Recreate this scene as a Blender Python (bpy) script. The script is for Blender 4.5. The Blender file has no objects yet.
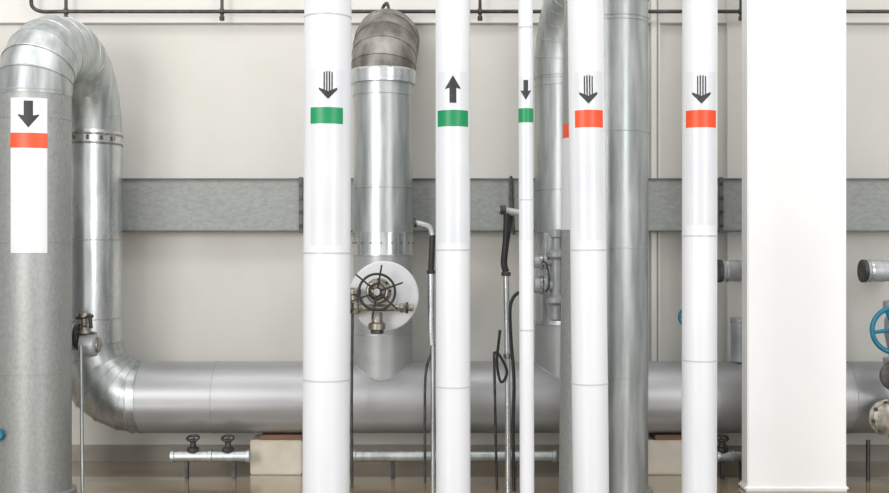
import bpy, bmesh, math
from mathutils import Vector, Matrix
F=1100.0; H=1.556
def W(px,py,d): return Vector(((px-444.5)/F*d, d, H-(py-246.5)/F*d))
def X(px,d): return (px-444.5)/F*d
def Z(py,d): return H-(py-246.5)/F*d
def lin(c):
    c=c/255.0
    return c/12.92 if c<=0.04045 else ((c+0.055)/1.055)**2.4
def rgb(r,g,b): return (lin(r),lin(g),lin(b),1)
# ---------- materials
def mat(name,c1,c2=None,rough=0.5,metal=0.0,scale=(4,4,4),nscale=1.0,bump=0.0,coat=0.0,r2=None,detail=5,lo=.35,hi=.65):
    m=bpy.data.materials.new(name); m.use_nodes=True
    nt=m.node_tree; b=nt.nodes['Principled BSDF']
    b.inputs['Metallic'].default_value=metal; b.inputs['Roughness'].default_value=rough
    b.inputs['Coat Weight'].default_value=coat
    tc=nt.nodes.new('ShaderNodeTexCoord'); mp=nt.nodes.new('ShaderNodeMapping')
    mp.inputs['Scale'].default_value=scale
    nt.links.new(tc.outputs['Object'],mp.inputs['Vector'])
    n=nt.nodes.new('ShaderNodeTexNoise'); n.inputs['Scale'].default_value=nscale; n.inputs['Detail'].default_value=detail
    nt.links.new(mp.outputs['Vector'],n.inputs['Vector'])
    cr=nt.nodes.new('ShaderNodeValToRGB'); cr.color_ramp.elements[0].position=lo; cr.color_ramp.elements[1].position=hi
    cr.color_ramp.elements[0].color=c1; cr.color_ramp.elements[1].color=c2 or c1
    nt.links.new(n.outputs['Fac'],cr.inputs['Fac']); nt.links.new(cr.outputs['Color'],b.inputs['Base Color'])
    if r2 is not None:
        mr=nt.nodes.new('ShaderNodeMapRange'); mr.inputs['From Min'].default_value=lo; mr.inputs['From Max'].default_value=hi
        mr.inputs['To Min'].default_value=rough; mr.inputs['To Max'].default_value=r2
        nt.links.new(n.outputs['Fac'],mr.inputs['Value']); nt.links.new(mr.outputs['Result'],b.inputs['Roughness'])
    if bump>0:
        bp=nt.nodes.new('ShaderNodeBump'); bp.inputs['Strength'].default_value=bump; bp.inputs['Distance'].default_value=0.01
        nt.links.new(n.outputs['Fac'],bp.inputs['Height']); nt.links.new(bp.outputs['Normal'],b.inputs['Normal'])
    return m
M={}
M['white']=mat('white_paint',rgb(226,228,232),rgb(232,234,237),rough=.32,scale=(3,3,1.2),coat=.15)
M['seamw']=mat('white_pipe_joint',rgb(190,192,195),rgb(200,202,205),rough=.4)
M['col']=mat('column_plaster',rgb(242,242,241),rgb(248,248,247),rough=.7,bump=.03,scale=(1,1,1))
M['galv']=mat('galvanized_steel',rgb(166,171,171),rgb(196,200,199),rough=.33,r2=.42,metal=.82,scale=(9,9,1.2),nscale=2.0,bump=.05)
M['galvold']=mat('weathered_galvanized_steel',rgb(156,159,157),rgb(176,178,175),rough=.45,r2=.52,metal=.55,scale=(30,30,18),nscale=2.0,bump=.03,detail=8,lo=.3,hi=.7)
M['alu']=mat('bright_aluminium_cladding',rgb(188,192,194),rgb(222,225,226),rough=.22,r2=.30,metal=.92,scale=(6,6,1.5),nscale=1.5,bump=.10)
M['main']=mat('silver_paint',rgb(166,167,168),rgb(178,179,180),rough=.40,r2=.45,metal=.5,scale=(1.5,5,5),nscale=1.5,bump=.02)
M['rusty']=mat('tarnished_elbow_metal',rgb(108,104,97),rgb(156,153,147),rough=.4,r2=.5,metal=.7,scale=(5,5,3),nscale=2,detail=7)
M['wall']=mat('wall_plaster',rgb(205,203,196),rgb(214,212,206),rough=.8,scale=(.8,.8,.6),nscale=1.5,bump=.02,detail=6)
M['wallup']=mat('wall_plaster_upper',rgb(218,216,210),rgb(224,222,217),rough=.8,scale=(.8,.8,.8))
M['joint']=mat('wall_joint_dark',rgb(140,138,130),rgb(155,152,144),rough=.8)
M['beam']=mat('beam_grey_concrete',rgb(146,149,147),rgb(159,162,159),rough=.65,scale=(14,14,30),nscale=2,bump=.05,detail=8)
M['beamlip']=mat('beam_edge',rgb(92,94,92),rgb(118,120,117),rough=.7)
M['black']=mat('black_rubber',rgb(28,28,30),rgb(42,42,44),rough=.45)
M['dark']=mat('dark_iron',rgb(58,57,56),rgb(86,84,82),rough=.45,metal=.5,scale=(20,20,20))
M['brass']=mat('aged_bronze_fitting',rgb(112,108,100),rgb(176,170,158),rough=.35,metal=.8,scale=(20,20,20))
M['grey']=mat('grey_valve_paint',rgb(150,153,155),rgb(178,181,182),rough=.4,metal=.3,scale=(8,8,8))
M['disc']=mat('pale_flange_paint',rgb(202,204,205),rgb(214,216,217),rough=.4,metal=.1,scale=(8,8,8))
M['block']=mat('pale_plinth_concrete',rgb(206,197,180),rgb(219,211,196),rough=.8,scale=(6,6,6),bump=.1)
M['brown']=mat('brown_timber_pad',rgb(110,84,62),rgb(134,104,80),rough=.7,scale=(3,20,20))
M['base']=mat('skirting_grey',rgb(140,134,124),rgb(156,150,140),rough=.6)
M['sheet']=mat('label_sheet',rgb(226,228,229),rgb(232,234,235),rough=.35)
M['sheetl']=mat('label_sheet_translucent',rgb(217,220,224),rgb(223,226,229),rough=.3)
M['green']=mat('label_green',rgb(0,138,84),rgb(6,148,92),rough=.4)
M['orange']=mat('label_orange',rgb(234,78,34),rgb(240,88,44),rough=.4)
M['arrow']=mat('label_ink',rgb(36,36,38),rgb(60,60,62),rough=.5)
M['blue']=mat('blue_wheel_enamel',rgb(6,96,122),rgb(16,118,146),rough=.35)
# floor
def floor_mat():
    m=bpy.data.materials.new('glossy_floor'); m.use_nodes=True; nt=m.node_tree; b=nt.nodes['Principled BSDF']
    tc=nt.nodes.new('ShaderNodeTexCoord')
    mp=nt.nodes.new('ShaderNodeMapping'); mp.inputs['Scale'].default_value=(.7,2.2,1); nt.links.new(tc.outputs['Object'],mp.inputs['Vector'])
    n=nt.nodes.new('ShaderNodeTexNoise'); n.inputs['Scale'].default_value=2.5; n.inputs['Detail'].default_value=7
    nt.links.new(mp.outputs['Vector'],n.inputs['Vector'])
    cr=nt.nodes.new('ShaderNodeValToRGB'); cr.color_ramp.elements[0].position=.38; cr.color_ramp.elements[1].position=.64
    cr.color_ramp.elements[0].color=rgb(128,110,86); cr.color_ramp.elements[1].color=rgb(166,148,120)
    nt.links.new(n.outputs['Fac'],cr.inputs['Fac']); nt.links.new(cr.outputs['Color'],b.inputs['Base Color'])
    mr=nt.nodes.new('ShaderNodeMapRange'); mr.inputs['From Min'].default_value=.4; mr.inputs['From Max'].default_value=.62; mr.inputs['To Min'].default_value=.02; mr.inputs['To Max'].default_value=.08
    nt.links.new(n.outputs['Fac'],mr.inputs['Value']); nt.links.new(mr.outputs['Result'],b.inputs['Roughness'])
    b.inputs['IOR'].default_value=2.2; b.inputs['Coat Weight'].default_value=.9; b.inputs['Coat Roughness'].default_value=.01
    n2=nt.nodes.new('ShaderNodeTexNoise'); n2.inputs['Scale'].default_value=6; n2.inputs['Detail'].default_value=2
    nt.links.new(tc.outputs['Object'],n2.inputs['Vector'])
    bp=nt.nodes.new('ShaderNodeBump'); bp.inputs['Strength'].default_value=.05; bp.inputs['Distance'].default_value=.02
    nt.links.new(n2.outputs['Fac'],bp.inputs['Height']); nt.links.new(bp.outputs['Normal'],b.inputs['Normal'])
    return m
M['floor']=floor_mat()
# ---------- geometry helpers
def root(name,loc):
    e=bpy.data.objects.new(name,None); e.location=loc; e.empty_display_size=.1
    bpy.context.scene.collection.objects.link(e); return e
def mk(name,verts,faces,m,parent=None,sharp=35,smooth=True):
    me=bpy.data.meshes.new(name); me.from_pydata([tuple(v) for v in verts],[],faces); me.validate()
    bm=bmesh.new(); bm.from_mesh(me); bmesh.ops.recalc_face_normals(bm,faces=bm.faces); bm.to_mesh(me); bm.free()
    if smooth:
        for p in me.polygons: p.use_smooth=True
        me.set_sharp_from_angle(angle=math.radians(sharp))
    o=bpy.data.objects.new(name,me); bpy.context.scene.collection.objects.link(o)
    me.materials.append(M[m] if isinstance(m,str) else m)
    if parent:
        o.parent=parent; o.matrix_parent_inverse=Matrix.Translation(parent.location).inverted()
    return o
def tube(name,pts,r,m,parent=None,n=48,sharp=7,cap=True,t0=None,t1=None):
    pts=[Vector(p) for p in pts]; N=len(pts)
    rr=r if isinstance(r,(list,tuple)) else [r]*N
    T=[]
    for i in range(N):
        a=pts[max(i-1,0)]; b=pts[min(i+1,N-1)]
        if 0<i<N-1: t=((pts[i]-pts[i-1]).normalized()+(pts[i+1]-pts[i]).normalized())
        else: t=b-a
        T.append(t.normalized())
    if t0: T[0]=Vector(t0).normalized()
    if t1: T[-1]=Vector(t1).normalized()
    up=Vector((0,1,0)) if abs(T[0].y)<.9 else Vector((1,0,0))
    u=(up-T[0]*up.dot(T[0])).normalized(); verts=[];faces=[]
    for i in range(N):
        if i>0: u=(u-T[i]*u.dot(T[i])).normalized()
        v=T[i].cross(u)
        for k in range(n):
            a=2*math.pi*k/n; verts.append(pts[i]+(u*math.cos(a)+v*math.sin(a))*rr[i])
    for i in range(N-1):
        for k in range(n):
            k2=(k+1)%n; faces.append((i*n+k,i*n+k2,(i+1)*n+k2,(i+1)*n+k))
    if cap:
        faces.append(tuple(range(n))[::-1]); faces.append(tuple((N-1)*n+k for k in range(n)))
    return mk(name,verts,faces,m,parent,sharp=max(sharp,9) if n>=40 else 40)
def lathe(name,prof,c,axis,m,parent=None,n=48,sharp=30):
    q=Vector(axis).to_track_quat('Z','Y'); c=Vector(c); verts=[];faces=[]
    for (r,z) in prof:
        for k in range(n):
            a=2*math.pi*k/n; verts.append(c+q@Vector((r*math.cos(a),r*math.sin(a),z)))
    for i in range(len(prof)-1):
        for k in range(n):
            k2=(k+1)%n; faces.append((i*n+k,i*n+k2,(i+1)*n+k2,(i+1)*n+k))
    faces.append(tuple(range(n))[::-1]); faces.append(tuple((len(prof)-1)*n+k for k in range(n)))
    return mk(name,verts,faces,m,parent,sharp=sharp)
def cyl(name,c,axis,r,h,m,parent=None,n=32,bev=.0):
    b=bev or min(r,h)*.12
    return lathe(name,[(r-b,-h/2),(r,-h/2+b),(r,h/2-b),(r-b,h/2)],c,axis,m,parent,n)
def hexn(name,c,axis,r,h,m,parent=None): return lathe(name,[(r*.92,-h/2),(r,-h/2+.1*h),(r,h/2-.1*h),(r*.92,h/2)],c,axis,m,parent,n=6)
def torus(name,c,axis,R,r,m,parent=None,n=48,k=12):
    q=Vector(axis).to_track_quat('Z','Y'); c=Vector(c); verts=[];faces=[]
    for i in range(n):
        a=2*math.pi*i/n
        for j in range(k):
            b=2*math.pi*j/k; rr=R+r*math.cos(b)
            verts.append(c+q@Vector((rr*math.cos(a),rr*math.sin(a),r*math.sin(b))))
    for i in range(n):
        for j in range(k):
            faces.append((i*k+j,((i+1)%n)*k+j,((i+1)%n)*k+(j+1)%k,i*k+(j+1)%k))
    return mk(name,verts,faces,m,parent,sharp=60)
def box(name,lo,hi,m,parent=None,bev=0.0):
    lo=Vector(lo);hi=Vector(hi)
    bm=bmesh.new(); bmesh.ops.create_cube(bm,size=1)
    for v in bm.verts:
        v.co=Vector(((lo[i]+hi[i])/2+v.co[i]*(hi[i]-lo[i]) for i in range(3)))
    if bev: bmesh.ops.bevel(bm,geom=bm.edges[:],offset=bev,segments=2,affect='EDGES')
    bm.verts.index_update()
    vs=[v.co.copy() for v in bm.verts]; fs=[tuple(v.index for v in f.verts) for f in bm.faces]; bm.free()
    return mk(name,vs,fs,m,parent,smooth=False)
def smooth(pts,k=8):
    pts=[Vector(p) for p in pts]; P=[pts[0]*2-pts[1]]+pts+[pts[-1]*2-pts[-2]]; out=[]
    for i in range(1,len(P)-2):
        a,b,c,d=P[i-1:i+3]
        for j in range(k):
            t=j/k; out.append(.5*((2*b)+(c-a)*t+(2*a-5*b+4*c-d)*t*t+(3*b-a-3*c+d)*t**3))
    out.append(P[-2]); return out
def wheel(pref,c,axis,R,r,m,parent,spokes=5,rot=0,over=0.0,hub=.25,dish=.03):
    q=Vector(axis).to_track_quat('Z','Y'); c=Vector(c)
    torus(pref+'rim',c,axis,R,r,m,parent)
    for i in range(spokes):
        a=rot+2*math.pi*i/spokes
        e=c+q@Vector((math.cos(a)*(R+over),math.sin(a)*(R+over),0)); s=c+q@Vector((math.cos(a)*R*hub*.8,math.sin(a)*R*hub*.8,-dish))
        tube(pref+'spoke_%d'%(i+1),[s,e],[r*.85,r*.7],m,parent,n=10)
    cyl(pref+'hub',c+q@Vector((0,0,-dish)),axis,R*hub,.03,m,parent)
def patch(name,c,r,a0,a1,z0,z1,m,parent,n=16,off=.0012):
    verts=[];faces=[]
    k=math.degrees(math.atan2(-c[0],c[1])); a0+=k; a1+=k
    for i in range(n+1):
        a=math.radians(a0+(a1-a0)*i/n)
        for z in (z0,z1): verts.append((c[0]+(r+off)*math.sin(a),c[1]-(r+off)*math.cos(a),z))
    for i in range(n): faces.append((2*i,2*i+2,2*i+3,2*i+1))
    return mk(name,verts,faces,m,parent,sharp=60)
def arrow(name,c,r,ac,w,z0,z1,down,striped,parent,off=.0030,m='arrow'):
    verts=[];faces=[]; hh=(z1-z0)
    ac+=math.degrees(math.atan2(-c[0],c[1]))
    def P(u,z):
        a=math.radians(ac)+u/r; return (c[0]+(r+off)*math.sin(a),c[1]-(r+off)*math.cos(a),z)
    def zz(t): return z1-t*hh if down else z0+t*hh
    def quad(u0,u1,t0,t1,t2=None,t3=None,k=3):
        for i in range(k):
            f0=i/k;f1=(i+1)/k
            b=len(verts)
            ua=u0+(u1-u0)*f0; ub=u0+(u1-u0)*f1
            t2_=t1 if t2 is None else t2
            verts.extend([P(ua,zz(t0 if t3 is None else t0+(t3-t0)*f0)),P(ub,zz(t0 if t3 is None else t0+(t3-t0)*f1)),P(ub,zz(t1+(t2_-t1)*f1)),P(ua,zz(t1+(t2_-t1)*f0))])
            faces.append((b,b+1,b+2,b+3))
    s=w*.22
    if striped:
        for u,t0 in ((-s*.95,.02),(-s*.32,0.0),(s*.32,0.0),(s*.95,.02)): quad(u-s*.15,u+s*.15,t0,.70,k=1)
        quad(-w/2,0,.58,.66,1.0,.72); quad(0,w/2,.72,1.0,.66,.58)
    else:
        quad(-s,s,0,.6)
        quad(-w/2,0,.5,.54,1.0,.58); quad(0,w/2,.58,1.0,.54,.5)
    me=mk(name,verts,faces,m,parent,smooth=False); return me

# ---------- room
box('floor',(-7,-1.5,-.1),(7,8.2,0),'floor')
box('wall_back',(-7,8,0),(7,8.2,Z(23,8)),'wall')
box('wall_back_upper',(-7,8.004,Z(23,8)),(7,8.2,5),'wallup')
box('trim_1',(-7,7.985,Z(24.5,8)),(7,8.0,Z(23,8)),'joint')
box('baseboard_back',(-7,7.98,0),(7,8.0,.115),'base')
pi=root('wall_pilaster',(X(655,8),7.97,0))
box('strip',(X(651,7.97),7.96,.115),(X(660,7.97),8.0,4.6),'wallup',pi,.004)
box('dark_joint',(X(656.5,7.97),7.957,.115),(X(658,7.97),7.962,4.6),'joint',pi)  # thin strip in the dark joint colour, marks the joint line
pj=root('wall_pilaster',(X(727,8),7.97,0))
box('strip',(X(727,7.97),7.96,.115),(X(760,7.97),8.0,4.6),'wallup',pj,.004)
# beam
bt=root('wall_beam',(0,7.9,1.85))
zt,zb=Z(178.5,7.86),Z(231.5,7.86)
box('web',(-6,7.875,zb),(6,7.999,zt),'beam',bt,.003)
box('lip_top',(-6,7.86,zt-.010),(6,7.876,zt+.002),'beamlip',bt,.002)
box('lip_bottom',(-6,7.86,zb-.002),(6,7.876,zb+.008),'beamlip',bt,.002)
for i,px in enumerate((301,511,721)):
    box('joint_plate_%d'%(i+1),(X(px-2,7.86),7.85,zb-.01),(X(px+2,7.86),7.876,zt+.01),'beamlip',bt,.002)
    for j in range(4):
        z=zb+.04+j*(zt-zb-.08)/3; hexn('bolt_%d_%d'%(i+1,j+1),(X(px,7.86),7.846,z),(0,1,0),.014,.014,'dark',bt)
# conduit
cd=root('ceiling_conduit',(0,7.88,Z(11,7.88)))
zc=Z(11.5,7.88)
tube('run',smooth([(X(31,7.88),7.88,zc+.35),(X(31,7.88),7.88,zc+.1),(X(33,7.88),7.88,zc+.03),(X(42,7.88),7.88,zc),(X(60,7.88),7.88,zc),(X(70,7.88),7.88,zc)],6)+[Vector((6,7.88,zc))],.0135,'dark',cd,n=14)
for i,px in enumerate((66,222,480,741)):
    x=X(px,7.88)
    tube('hanger_%d'%(i+1),[(x,7.88,zc-.05),(x,7.88,4.6)],.012,'dark',cd,n=10)
    cyl('clamp_%d'%(i+1),(x,7.88,zc),(1,0,0),.022,.03,'dark',cd)
    cyl('nut_%d'%(i+1),(x,7.88,zc-.05),(0,0,1),.018,.03,'dark',cd)
# ---------- column
co=root('concrete_column',(X(797,7),7.1,0))
xl,xr=X(747.5,7.0),X(846.5,7.0)
box('shaft',(xl,7.0,0.03),(xr,7.14,4.8),'col',co,.006)
box('plinth',(xl-.02,6.985,0),(xr+.012,7.155,.035),'col',co,.012)
# ---------- white pipes
def wpipe(pxt,pxb,wpx,d,seams,bandc,by,ay,down,striped,a0,a1,sheet_y,aw,ac=None,m='white'):
    pc=(pxt+pxb)/2; r=wpx/2/F*d; sl=(pxt-pxb)/493.0
    base=Vector((X(pc,d)-H*sl,d,0)); e=root('white_vertical_pipe',base); c=(base.x,d)
    tube('body',[(c[0],d,0.0),(c[0],d,4.7)],r,m,e,n=64)
    lathe('floor_collar',[(r,0),(r+.05,0),(r+.05,.015),(r+.01,.02),(r,.02)],(c[0],d,.001),(0,0,1),m,e)
    for i,sy in enumerate(seams):
        z=Z(sy,d); lathe('seam_%d'%(i+1),[(r-.002,-.005),(r+.0020,-.0035),(r+.0020,.0035),(r-.002,.005)],(c[0],d,z),(0,0,1),'seamw',e,n=64,sharp=60)
    patch('label_sheet',c,r,a0,a1,Z(sheet_y[1],d),Z(sheet_y[0],d),'sheetl',e)
    patch('label_band',c,r,a0-1,a1+1,Z(by[1],d),Z(by[0],d),bandc,e,off=.0022)
    arrow('label_arrow',c,r,(a0+a1)/2 if ac is None else ac,aw/F*d,Z(ay[1],d),Z(ay[0],d),down,striped,e)
    e.rotation_euler=(0,sl,0)
    return e
wpipe(328,326,47,5.6,(18,253,379),'green',(110,126),(75,102),True,True,-43,38,(73,245),18,1)
wpipe(452.8,453.2,34.5,5.8,(250,386),'green',(112,128),(78,105),False,False,-58,58,(74,243),15,0)
wpipe(525.5,527,14.5,5.8,(28,200,330),'green',(109,123),(81,101),True,False,-75,75,(78,240),10,0)
wpipe(585.5,591,36,5.8,(250,383),'orange',(112,129),(78,106),True,True,-38,58,(74,240),18,6)
wpipe(699.8,699.2,34.5,5.9,(236,360),'orange',(112,129),(78,106),True,True,-48,62,(74,225),18,6)
# slanted pipe behind
def leaner():
    d=6.3; r=.105; e=root('slanted_galvanized_pipe',(X(574.5,d),d,0))
    sl=(582.5-577)/493.0; x=X(580,d)-H*sl; e.location.x=x
    tube('body',[(x,d,0),(x,d,4.7)],r,'galvold',e)
    lathe('floor_collar',[(r,0),(r+.05,0),(r+.05,.015),(r,.02)],(x,d,.001),(0,0,1),'galvold',e)
    patch('label_band',(x,d),r,-89,-20,Z(139,d),Z(125,d),'orange',e)
    patch('label_sheet',(x,d),r,-89,-20,Z(230,d),Z(139,d),'sheetl',e,off=.001)
    e.rotation_euler=(0,sl,0)
leaner()
# ---------- seam helper
def seam(name,c,axis,r,parent,m='galvold',w=.010,h=.004):
    return lathe(name,[(r-.003,-w),(r+h,-w*.6),(r+h,w*.6),(r-.003,w)],c,axis,m,parent,n=56,sharp=60)
def arch(p1,p2,z1,z2,rz1,rz2,n1=5,n2=6):
    p1=Vector(p1);p2=Vector(p2);c=(p1+p2)/2;top=z1+rz1
    pts=[]
    for i in range(1,n1+1):
        a=math.pi/2*i/n1; q=c+(p1-c)*math.cos(a); pts.append(Vector((q.x,q.y,z1+rz1*math.sin(a))))
    for i in range(1,n2+1):
        a=math.pi/2*i/n2; q=c+(p2-c)*math.sin(a); pts.append(Vector((q.x,q.y,top-rz2+rz2*math.cos(a))))
    return pts
D2=7.6; zm=Z(397,D2); rm=.245
# ---------- left assembly
la=root('galvanized_riser_pipe',(X(35,6.9),6.9,0))
x1,y1=X(34.5,6.9),6.9; x2,y2=X(87.5,D2),D2; R1=.222; R2=.232
z1=Z(93,6.9); z2=Z(132,D2); top=2.84
ap=arch((x1,y1),(x2,y2),z1,z2,top-z1,top-z2,6,7)
tube('riser_front',[(x1,y1,0.03),(x1,y1,z1)],R1,'galvold',la,n=64)
lathe('floor_collar',[(R1,0),(R1+.03,0),(R1+.03,.03),(R1,.035)],(x1,y1,.001),(0,0,1),'galvold',la)
tube('arch_elbow',[Vector((x1,y1,z1-.02))]+ap,[R1+.003]*3+[R1+.006]*(len(ap)-2),'galv',la,n=64,t0=(0,0,1),t1=(0,0,-1))
for i,p in enumerate(ap[:-1]):
    t=(ap[i+1]-(ap[i-1] if i else Vector((x1,y1,z1)))).normalized(); seam('arch_seam_%d'%i,p,t,R1+.004,la,'galv',.007,.004)
for i,sy in enumerate((93,120,242,371)): seam('riser_seam_%d'%i,(x1,y1,Z(sy,6.9)),(0,0,1),R1,la,'galvold',.006,.003)
patch('label_sheet',(x1,y1),R1,-37,19,Z(253,6.7),Z(98,6.7),'sheet',la,off=.0036)
patch('label_band',(x1,y1),R1,-37.5,19.5,Z(148,6.7),Z(133,6.7),'orange',la,off=.0045)
arrow('label_arrow',(x1,y1),R1,-9,20/F*6.7,Z(128,6.7),Z(101,6.7),True,False,la,off=.0048)
kb=Vector((X(-1,6.72),6.74,Z(434,6.72)))
lathe('test_knob',[(.02,0),(.02,.03),(.035,.035),(.04,.05),(.03,.065)],kb,(.1,-1,0),'blue',la,n=24)
Re=.38; ze=zm+Re
drop=[Vector((x2,y2,z2)),Vector((x2,y2,ze))]
elb=[]
for i in range(0,7):
    a=math.pi/2*i/6; elb.append(Vector((x2+Re*(1-math.cos(a)),y2,ze-Re*math.sin(a))))
tube('drop_pipe',drop,R2,'alu',la,n=64)
tube('lower_elbow',elb,[R2+.004]*3+[rm]*4,'galv',la,n=64,t0=(0,0,-1),t1=(1,0,0))
for i in range(0,7):
    t=(elb[min(i+1,6)]-elb[max(i-1,0)]).normalized()
    if i==0:t=Vector((0,0,-1))
    if i==6:t=Vector((1,0,0))
    seam('lower_elbow_seam_%d'%i,elb[i],t,R2+.004 if i<3 else rm,la,'galv',.007,.004)
for i,sy in enumerate((136,145,240,318)): seam('drop_seam_%d'%i,(x2,y2,Z(sy,D2)),(0,0,1),R2,la,'brass' if i<2 else 'galv',.009 if i<2 else .005,.006 if i<2 else .003)
for i in range(7):
    a=math.radians(-70+i*22); hexn('drop_bolt_%d'%i,(x2+(R2+.012)*math.sin(a),y2-(R2+.012)*math.cos(a),Z(140,D2)),(0,0,1),.010,.03,'brass',la)
# ---------- main header
mh=root('horizontal_header_pipe',(0,D2,zm))
xs=elb[-1].x
tube('body',[(xs,D2,zm),(5.5,D2,zm)],rm,'main',mh,n=72)
for i,px in enumerate((134,217,350,424,512,640,702,846)):
    seam('seam_%d'%i,(X(px,D2),D2,zm),(1,0,0),rm,mh,'main',.006,.004)
# ---------- plinths
for (a,b) in ((250,302),(645,686)):
    e=root('pipe_support_block',(X((a+b)/2,7.5),7.6,0))
    box('block',(X(a,7.5),7.5,0),(X(b,7.5),7.75,.235),'block',e,.008)
    box('timber_pad',(X(a+10,7.5),7.5,.235),(X(b,7.5),7.72,.270),'brown',e,.004)
# ---------- centre branch
def branch(nm,pxc):
    e=root(nm,(X(pxc,D2),D2,zm)); x=X(pxc,D2); r=.204
    return e,x,r
cb,xb,rb=branch('branch_riser_pipe',383)
tube('lower_section',[(xb,D2,zm+.13),(xb,D2,Z(255,D2))],rb,'main',cb,n=64)
tube('middle_band',[(xb,D2,Z(255,D2)),(xb,D2,Z(232,D2))],rb+.004,'alu',cb,n=64)
tube('upper_section',[(xb,D2,Z(232,D2)),(xb,D2,Z(78,D2))],rb,'galv',cb,n=64)
z0=Z(78,D2); Rb=.31; el=[]
for i in range(0,7):
    a=math.pi/2*i/6; el.append(Vector((xb+.02*(i/6),D2+Rb*(1-math.cos(a)),z0+Rb*math.sin(a))))
el.append(Vector((xb+.02,7.985,z0+Rb)))
tube('top_elbow',el,.222,'rusty',cb,n=64,t0=(0,0,1))
for i in range(1,7):
    t=(el[min(i+1,7)]-el[i-1]).normalized(); seam('elbow_seam_%d'%i,el[i],t,.222,cb,'rusty',.007,.004)
lathe('elbow_collar',[(rb,-.05),(.226,-.045),(.23,.04),(.222,.05)],(xb,D2,z0),(0,0,1),'alu',cb,n=64)
for i,sy in enumerate((96,188,232,255,333)): seam('seam_%d'%i,(xb,D2,Z(sy,D2)),(0,0,1),rb,cb,'galv',.006,.005)
for i in range(9):
    a=math.radians(-80+i*20); cyl('band_rivet_%d'%i,(xb+(rb+.006)*math.sin(a),D2-(rb+.006)*math.cos(a),Z(243,D2)),(math.sin(a),-math.cos(a),0),.005,.008,'dark',cb,n=10)
def saddle(nm,x,par):
    sp=[]
    for i in range(49):
        a=2*math.pi*i/48; yy=rb*math.cos(a)
        sp.append(Vector((x+rb*math.sin(a),D2+yy,zm+math.sqrt(rm*rm-yy*yy))))
    tube(nm,sp,.006,'main',par,n=8,cap=False)
saddle('saddle_weld',xb,cb)
tube('vent_hook',smooth([(X(383,7.8),7.8,3.19),(X(383,7.8),7.8,3.25),(X(387,7.8),7.8,3.28),(X(389,7.8),7.8,3.23)]),.012,'dark',cb,n=10)
# handwheel valve assembly
hv=root('handwheel_valve',W(384,296,7.15))
c=W(384,296,7.18)
tube('stub',[(c.x,7.42,c.z),(c.x,7.2,c.z)],.195,'main',hv,n=56)
lathe('blind_flange',[(.215,-.02),(.228,-.014),(.228,.014),(.221,.02),(.10,.022),(.09,.03)],c,(0,-1,0),'disc',hv,n=64)
w=W(377,292,6.98)
lathe('bonnet',[(.085,0),(.085,.02),(.055,.035),(.055,.10),(.07,.105),(.07,.125),(.03,.13),(.018,.2)],(w.x,7.17,w.z),(0,-1,0),'brass',hv)
for i in range(8):
    a=2*math.pi*i/8; hexn('bonnet_bolt_%d'%i,(w.x+.072*math.cos(a),7.145,w.z+.072*math.sin(a)),(0,1,0),.012,.03,'dark',hv)
wheel('handwheel_',w,(0.08,-1,-.05),.115,.008,'black',hv,6,rot=.35,over=.06,hub=.2,dish=.0)
cyl('hub_nut',w+Vector((0,-.02,0)),(0,1,0),.022,.03,'alu',hv)
torus('index_ring',w+Vector((0,.03,0)),(0,1,0),.062,.012,'brass',hv)
p=W(377,322,7.05)
lathe('lower_body',[(.03,-.05),(.055,-.045),(.055,-.01),(.035,0),(.035,.06)],p,(0,0,1),'brass',hv)
hexn('lower_cap',p+Vector((0,0,-.06)),(0,0,1),.042,.03,'dark',hv)
for s,px,py in ((1,402,308),(-1,356,308)):
    q=W(px,py,7.05)
    tube('side_pipe_%d'%s,[(w.x,7.07,q.z),(q.x,7.07,q.z)],.022,'brass',hv,n=16)
    hexn('side_nut_%d'%s,(q.x,7.07,q.z),(1,0,0),.034,.03,'brass',hv)
    cyl('side_flange_%d'%s,(q.x+s*.03,7.07,q.z),(1,0,0),.036,.018,'dark',hv)
    cyl('side_plug_%d'%s,(q.x+s*.055,7.07,q.z),(1,0,0),.022,.035,'brass',hv)
q=W(354,300,7.1)
lathe('side_body',[(.03,-.09),(.045,-.08),(.045,-.04),(.03,-.03),(.03,.03),(.045,.04),(.045,.07),(.03,.08)],q,(0,0,1),'brass',hv)
tube('drain_line',[q+Vector((-.01,0,-.08)),(q.x-.015,7.1,.55),(q.x-.012,7.1,.0)],.009,'dark',hv,n=10)
# ---------- right rear branch with arch to front riser
rbp=root('arched_branch_pipe',(X(564,D2),D2,zm))
xg=X(564.5,D2)
xf,yf=X(615.5,6.95),6.95
tube('lower_section',[(xg,D2,zm+.13),(xg,D2,Z(322,D2))],rb,'main',rbp,n=64)
lathe('mid_disc',[(rb,-.01),(rb+.012,-.006),(rb+.012,.006),(rb,.01)],(xg,D2,Z(322,D2)),(0,0,1),'alu',rbp)
tube('middle_section',[(xg,D2,Z(322,D2)),(xg,D2,Z(232,D2))],rb-.004,'alu',rbp,n=64)
zg=Z(78,D2)
tube('upper_section',[(xg,D2,Z(232,D2)),(xg,D2,zg)],rb,'galv',rbp,n=64)
zf=Z(2,6.95)
topc=3.30
ar=arch((xf,yf),(xg,D2),zf,zg,topc-zf,topc-zg,5,7)
tube('arch_elbow',[Vector((xf,yf,zf))]+ar,rb+.006,'galv',rbp,n=64,t0=(0,0,1),t1=(0,0,-1))
for i,pnt in enumerate(ar[:-1]):
    t=(ar[i+1]-(ar[i-1] if i else Vector((xf,yf,zf)))).normalized(); seam('arch_seam_%d'%i,pnt,t,rb+.006,rbp,'galv',.007,.004)
tube('front_riser',[(xf,yf,0.0),(xf,yf,zf)],rb,'galv',rbp,n=64)
lathe('floor_collar',[(rb,0),(rb+.03,0),(rb+.03,.03),(rb,.035)],(xf,yf,.001),(0,0,1),'galv',rbp)
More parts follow.
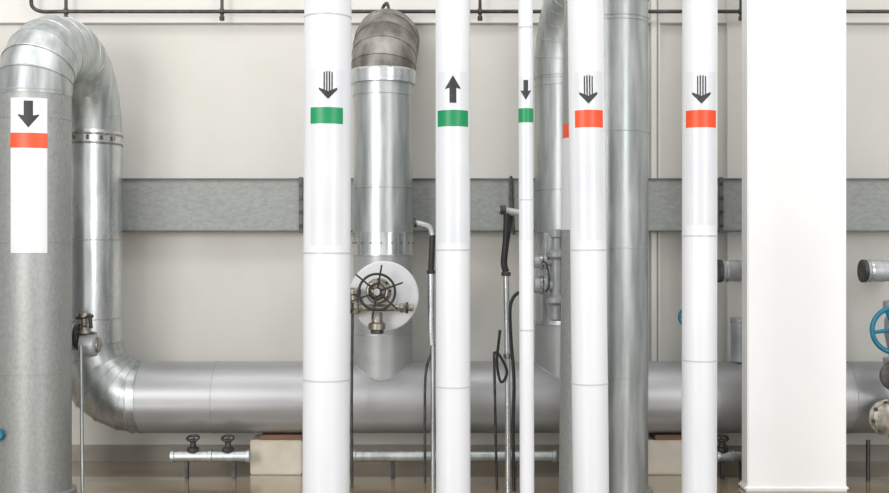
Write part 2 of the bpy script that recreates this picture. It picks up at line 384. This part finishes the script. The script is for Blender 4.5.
for i,sy in enumerate((20,24,133,248,375)): seam('riser_seam_%d'%i,(xf,yf,Z(sy,yf)),(0,0,1),rb,rbp,'galv',.006,.004)
for i,sy in enumerate((80,87,190,232)): seam('branch_seam_%d'%i,(xg,D2,Z(sy,D2)),(0,0,1),rb,rbp,'galv',.006,.004)
saddle('saddle_weld',xg,rbp)
# gate valve on it
gv=root('gate_valve',W(553,275,7.25)); d=7.22
vx=X(557,d)
lathe('body',[(.03,-.30),(.05,-.29),(.05,-.2),(.075,-.18),(.075,-.15),(.045,-.13),(.05,0),(.045,.1),(.07,.12),(.07,.15),(.04,.17),(.035,.24),(.05,.25),(.05,.29),(.03,.3)],(vx,d,Z(275,d)),(0,0,1),'grey',gv)
for i,py in enumerate((262,285)):
    z=Z(py,d)
    tube('port_%d'%i,[(vx,d,z),(X(541,d),d,z)],.035 if i else .025,'grey',gv,n=24)
    cyl('port_flange_%d'%i,(X(545,d),d,z),(1,0,0),.065 if i else .05,.018,'grey',gv)
    cyl('port_flange_b_%d'%i,(X(541,d),d,z),(1,0,0),.065 if i else .05,.018,'alu',gv)
    cyl('port_cap_%d'%i,(X(537,d),d,z),(1,0,0),.055 if i else .04,.04,'grey',gv)
    for k in range(6):
        a=k*math.pi/3+.3; rr=.05 if i else .038
        hexn('port_bolt_%d_%d'%(i,k),(X(543,d),d+rr*math.cos(a),z+rr*math.sin(a)),(1,0,0),.007,.05,'grey',gv)
tube('connection',[(vx,d,Z(275,d)),(vx,D2-.19,Z(275,d))],.04,'grey',gv,n=20)
tube('impulse_line',smooth([W(541,262,7.2),W(545,262,7.12),W(548,270,7.12),W(549,285,7.12),W(546,292,7.16)]),.006,'dark',gv,n=8)
# ---------- hose assemblies
h1=root('steam_hose_pipe',W(430,225,7.3)); d=7.25
tube('top_arm',smooth([W(415,223,d),W(424,225,d),W(430,228,d),W(432.5,235,d)]),.022,'galv',h1,n=18)
cyl('arm_cap',W(415,223,d),(1,0,.1),.03,.02,'dark',h1)
tube('black_sleeve',[W(432.5,235,d),W(431,272,d)],.020,'black',h1,n=18)
tube('pipe',[W(431,272,d),W(431,330,d),W(432,345,d)],.022,'alu',h1,n=18)
tube('lower_hose',smooth([W(432,345,d),W(431,355,d),W(427,366,d),W(425,390,d),Vector((X(425,d),d,.15)),Vector((X(425,d),d,0))]),.009,'dark',h1,n=10)
tube('leg',[W(433,345,d),Vector((X(433,d),d,0))],.016,'galv',h1,n=14)
hexn('union',W(431,272,d),(0,0,1),.028,.025,'dark',h1)
h2=root('steam_hose_pipe',W(505,215,7.0)); d=7.1
tube('top_arm',[W(519,213,d),W(499,210,d)],.025,'galv',h2,n=18)
cyl('arm_cap',W(503,210,d),(1,0,.1),.030,.04,'dark',h2)
tube('black_sleeve_a',smooth([W(507,213,d),W(506,240,d),W(504,262,d),W(506,272,d)]),.022,'black',h2,n=14)
tube('black_sleeve_b',smooth([W(512,216,d+.05),W(507,245,d+.05),W(503,262,d+.05)]),.012,'dark',h2,n=12)
tube('pipe',[W(506,272,d),W(507,330,d),W(508,440,d),Vector((X(508,d),d,0))],.019,'alu',h2,n=18)
hexn('union_a',W(506,274,d),(0,0,1),.030,.025,'dark',h2)
tube('hose_loop',smooth([W(519,292,7),W(513,298,7),W(510,310,7),W(511,340,7),W(514,380,7),W(513,430,7),Vector((X(514,7),7,0))]),.011,'black',h2,n=12)
tube('hose_loop_b',smooth([W(494,352,7.05),W(500,356,7.05),W(507,372,7.05),W(501,382,7.05),W(497,362,7.05),W(500,330,7.05)]),.009,'black',h2,n=10)
tube('thin_hose',smooth([W(494,352,7.05),W(495,400,7.05),W(496,450,7.05),Vector((X(497,7.05),7.05,0))]),.009,'dark',h2,n=10)
cyl('hose_clamp',W(508,356,7.05),(0,0,1),.03,.03,'brass',h2)
tube('chain',[W(511,176,7.7),W(514,235,7.7)],.009,'dark',h2,n=8)
# ---------- left drain valve
dv=root('drain_valve',W(85,338,7.05)); d=7.15
tube('body',[W(66,337,d),W(96,337,d)],.035,'brass',dv,n=24)
cyl('flange_a',W(74,337,d),(1,0,0),.085,.02,'grey',dv); cyl('flange_b',W(79,337,d),(1,0,0),.085,.02,'dark',dv)
lathe('barrel',[(.05,-.05),(.075,-.04),(.075,.05),(.06,.06)],W(88,345,d),(1,0,0),'grey',dv)
cyl('end_cap',W(98,345,d),(1,0,0),.05,.02,'brass',dv)
lathe('bonnet',[(.05,0),(.04,.04),(.025,.05),(.025,.10),(.045,.105),(.045,.13)],W(84,333,d),(0,0,1),'brass',dv)
tube('lever',[W(76,318,d-.03),W(93,316,d-.03)],.012,'dark',dv,n=10)
tube('lever_handle',[W(90,316,d-.05),W(91,328,d-.08)],.012,'black',dv,n=10)
tube('drain_rod',[W(81,345,7.02),Vector((X(82.5,7.0),7.0,0.0))],.011,'galv',dv,n=12)
# ---------- floor drain lines
def floorpipe(a,b,valves,nm='floor_drain_pipe'):
    d=7.38; z=Z(456,d); e=root(nm,(X((a+b)/2,d),d,0))
    tube('run',[(X(a,d),d,z),(X(b,d),d,z)],.037,'galv',e,n=28)
    for i,px in enumerate((a+2,a+(b-a)*.5,b-2)):
        cyl('joint_%d'%i,(X(px,d),d,z),(1,0,0),.043,.03,'galv',e)
    for i,px in enumerate((a+.2*(b-a),a+.8*(b-a))):
        box('foot_%d'%i,(X(px,d)-.012,d-.02,0),(X(px,d)+.012,d+.02,z-.03),'dark',e,.003)
    for i,px in enumerate(valves):
        x=X(px,d)
        lathe('valve_%d_body'%i,[(.03,0),(.04,.01),(.04,.03),(.02,.04),(.02,.09)],(x,d,z+.025),(0,0,1),'dark',e)
        wheel('valve_%d_'%i,(x,d,z+.12),(0,-.3,1),.040,.007,'dark',e,4)
floorpipe(171,250,(193,228))
floorpipe(352,556,())
floorpipe(716,748,(722,))
# ---------- right side fittings
def capped(a,b,py,nm='capped_branch_pipe'):
    d=7.35; z=Z(py,d); e=root(nm,(X(a,d),d,z))
    tube('body',[(X(a+3,d),d,z),(X(b,d),d,z)],.070,'grey',e,n=36)
    cyl('end_cap',(X(a+1.5,d),d,z),(1,0,0),.077,.03,'dark',e)
    cyl('band',(X(a+8,d),d,z),(1,0,0),.0755,.02,'alu',e)
    cyl('band_b',(X(a+20,d),d,z),(1,0,0),.073,.014,'grey',e)
    tube('wall_bend',smooth([(X(b-2,d),d,z),(X(b+6,d),d+.05,z),(X(b+10,d),d+.2,z),(X(b+10,d),7.99,z)]),.064,'grey',e,n=30)
capped(718,752,271); capped(862,905,271)
st=root('header_stub_pipe',(X(742,7.6),7.6,zm))
tube('body',[(X(741,7.6),7.6,zm+.246),(X(741,7.6),7.6,Z(318,7.6))],.07,'grey',st,n=30)
cyl('cap',(X(741,7.6),7.6,Z(320,7.6)),(0,0,1),.075,.03,'grey',st)
bw=root('blue_handwheel_valve',W(889,330,7.0)); c=W(896,330,7.0)
wheel('handwheel_',c,(-.15,-1,0),.145,.016,'blue',bw,5,rot=.75,hub=.2)
tube('stem',[c,c+Vector((.06,.2,0))],.016,'grey',bw,n=14)
o=Vector((.11,.22,0))
lathe('bonnet',[(.09,0),(.09,.03),(.06,.05),(.05,.12),(.03,.14)],c+o,(0,-1,0),'grey',bw)
lathe('body',[(.06,-.3),(.06,-.25),(.1,-.24),(.1,-.2),(.06,-.19),(.09,-.05),(.09,.05),(.06,.12),(.1,.13),(.1,.17),(.06,.18),(.06,.3)],c+o,(0,0,1),'grey',bw)
rw=root('flanged_check_valve',W(887,420,7.0)); c=W(895,420,7.15)
lathe('cover',[(.06,0),(.125,.01),(.125,.045),(.10,.05),(.10,.075),(.05,.09)],c+Vector((.0,.12,0)),(-.2,-1,0),'brass',rw)
for k in range(8):
    a=k*math.pi/4+.2; hexn('cover_bolt_%d'%k,c+Vector((.105*math.cos(a)-.01,.07,.105*math.sin(a))),(-.2,-1,0),.013,.03,'dark',rw)
c=W(896,376,7.1); lathe('side_flange',[(.08,-.02),(.10,-.01),(.10,.01),(.08,.02)],c,(-.3,-1,0),'dark',rw)
tube('neck',[W(897,376,7.15),W(897,420,7.25)],.05,'grey',rw,n=24)
tube('leg',[W(868,440,7.3),Vector((X(868,7.3),7.3,0))],.014,'dark',rw,n=12)
tube('leg_b',[W(896,430,7.2),Vector((X(896,7.2),7.2,0))],.04,'grey',rw,n=16)
# small blue wheels
def small_blue(px,py,d,R,ax):
    e=root('small_blue_handwheel',W(px,py,d)); c=W(px,py,d)
    wheel('handwheel_',c,ax,R,.010,'blue',e,4,hub=.3)
    return e,c
e,c=small_blue(689,317,7.2,.062,(0,-1,0)); tube('stem',[c,c+Vector((0.04,.15,0))],.012,'grey',e,n=12)
tube('valve_body',[c+Vector((0.06,.17,.12)),c+Vector((0.06,.17,-.28))],.035,'grey',e,n=16)
e,c=small_blue(573,316,7.0,.05,(-1,-.8,0)); tube('stem',[c,c+Vector((0.0,.35,0))],.012,'grey',e,n=12)
# ---------- lights
def area(name,loc,tgt,sx,sy,e,col=(1,1,1)):
    l=bpy.data.lights.new(name,'AREA'); l.shape='RECTANGLE'; l.size=sx; l.size_y=sy; l.energy=e; l.color=col
    o=bpy.data.objects.new(name,l); o.location=loc
    o.rotation_euler=(Vector(tgt)-Vector(loc)).to_track_quat('-Z','Y').to_euler(); bpy.context.scene.collection.objects.link(o)
area('added_front_light',(-4.5,-1.5,3.0),(0,7.5,1.4),2.5,3.5,320,(1,.995,.98))  # unseen area light added front left for direction and pipe highlights, no window there
area('added_front_light',(4.5,-1.0,3.0),(0,7.5,1.4),1.8,3.5,180,(1,1,1))  # weaker unseen partner added front right, also seen in the metal reflections
area('added_overhead_light',(0,5.6,5.2),(0,6.8,0),9,1.0,105,(1,.995,.98))  # unseen overhead light added to brighten the scene
wd=bpy.data.worlds.new('World'); bpy.context.scene.world=wd; wd.use_nodes=True; nt=wd.node_tree
bg=nt.nodes['Background']; tc=nt.nodes.new('ShaderNodeTexCoord'); sx=nt.nodes.new('ShaderNodeSeparateXYZ')
nt.links.new(tc.outputs['Generated'],sx.inputs[0])
cr=nt.nodes.new('ShaderNodeValToRGB'); mr=nt.nodes.new('ShaderNodeMapRange')
mr.inputs['From Min'].default_value=-1; mr.inputs['From Max'].default_value=1
nt.links.new(sx.outputs['X'],mr.inputs['Value']); nt.links.new(mr.outputs['Result'],cr.inputs['Fac'])
els=cr.color_ramp.elements; els[0].position=0; els[0].color=(.36,.36,.36,1); els[1].position=1; els[1].color=(.36,.36,.36,1)
for p,v in ((.08,.55),(.16,1.0),(.30,.85),(.42,.82),(.55,1.15),(.66,.9),(.8,.7),(.9,.85)):
    k=els.new(p); k.color=(v,v,v*1.005,1)
nt.links.new(cr.outputs['Color'],bg.inputs['Color']); bg.inputs['Strength'].default_value=.95
# camera
cam=bpy.data.cameras.new('camera'); cam.sensor_width=36; cam.lens=36*F/889; co_=bpy.data.objects.new('camera',cam)
co_.location=(0,0,H); co_.rotation_euler=(math.pi/2,0,0); bpy.context.scene.collection.objects.link(co_)
bpy.context.scene.camera=co_
vs=bpy.context.scene.view_settings; vs.view_transform='Standard'; vs.exposure=0
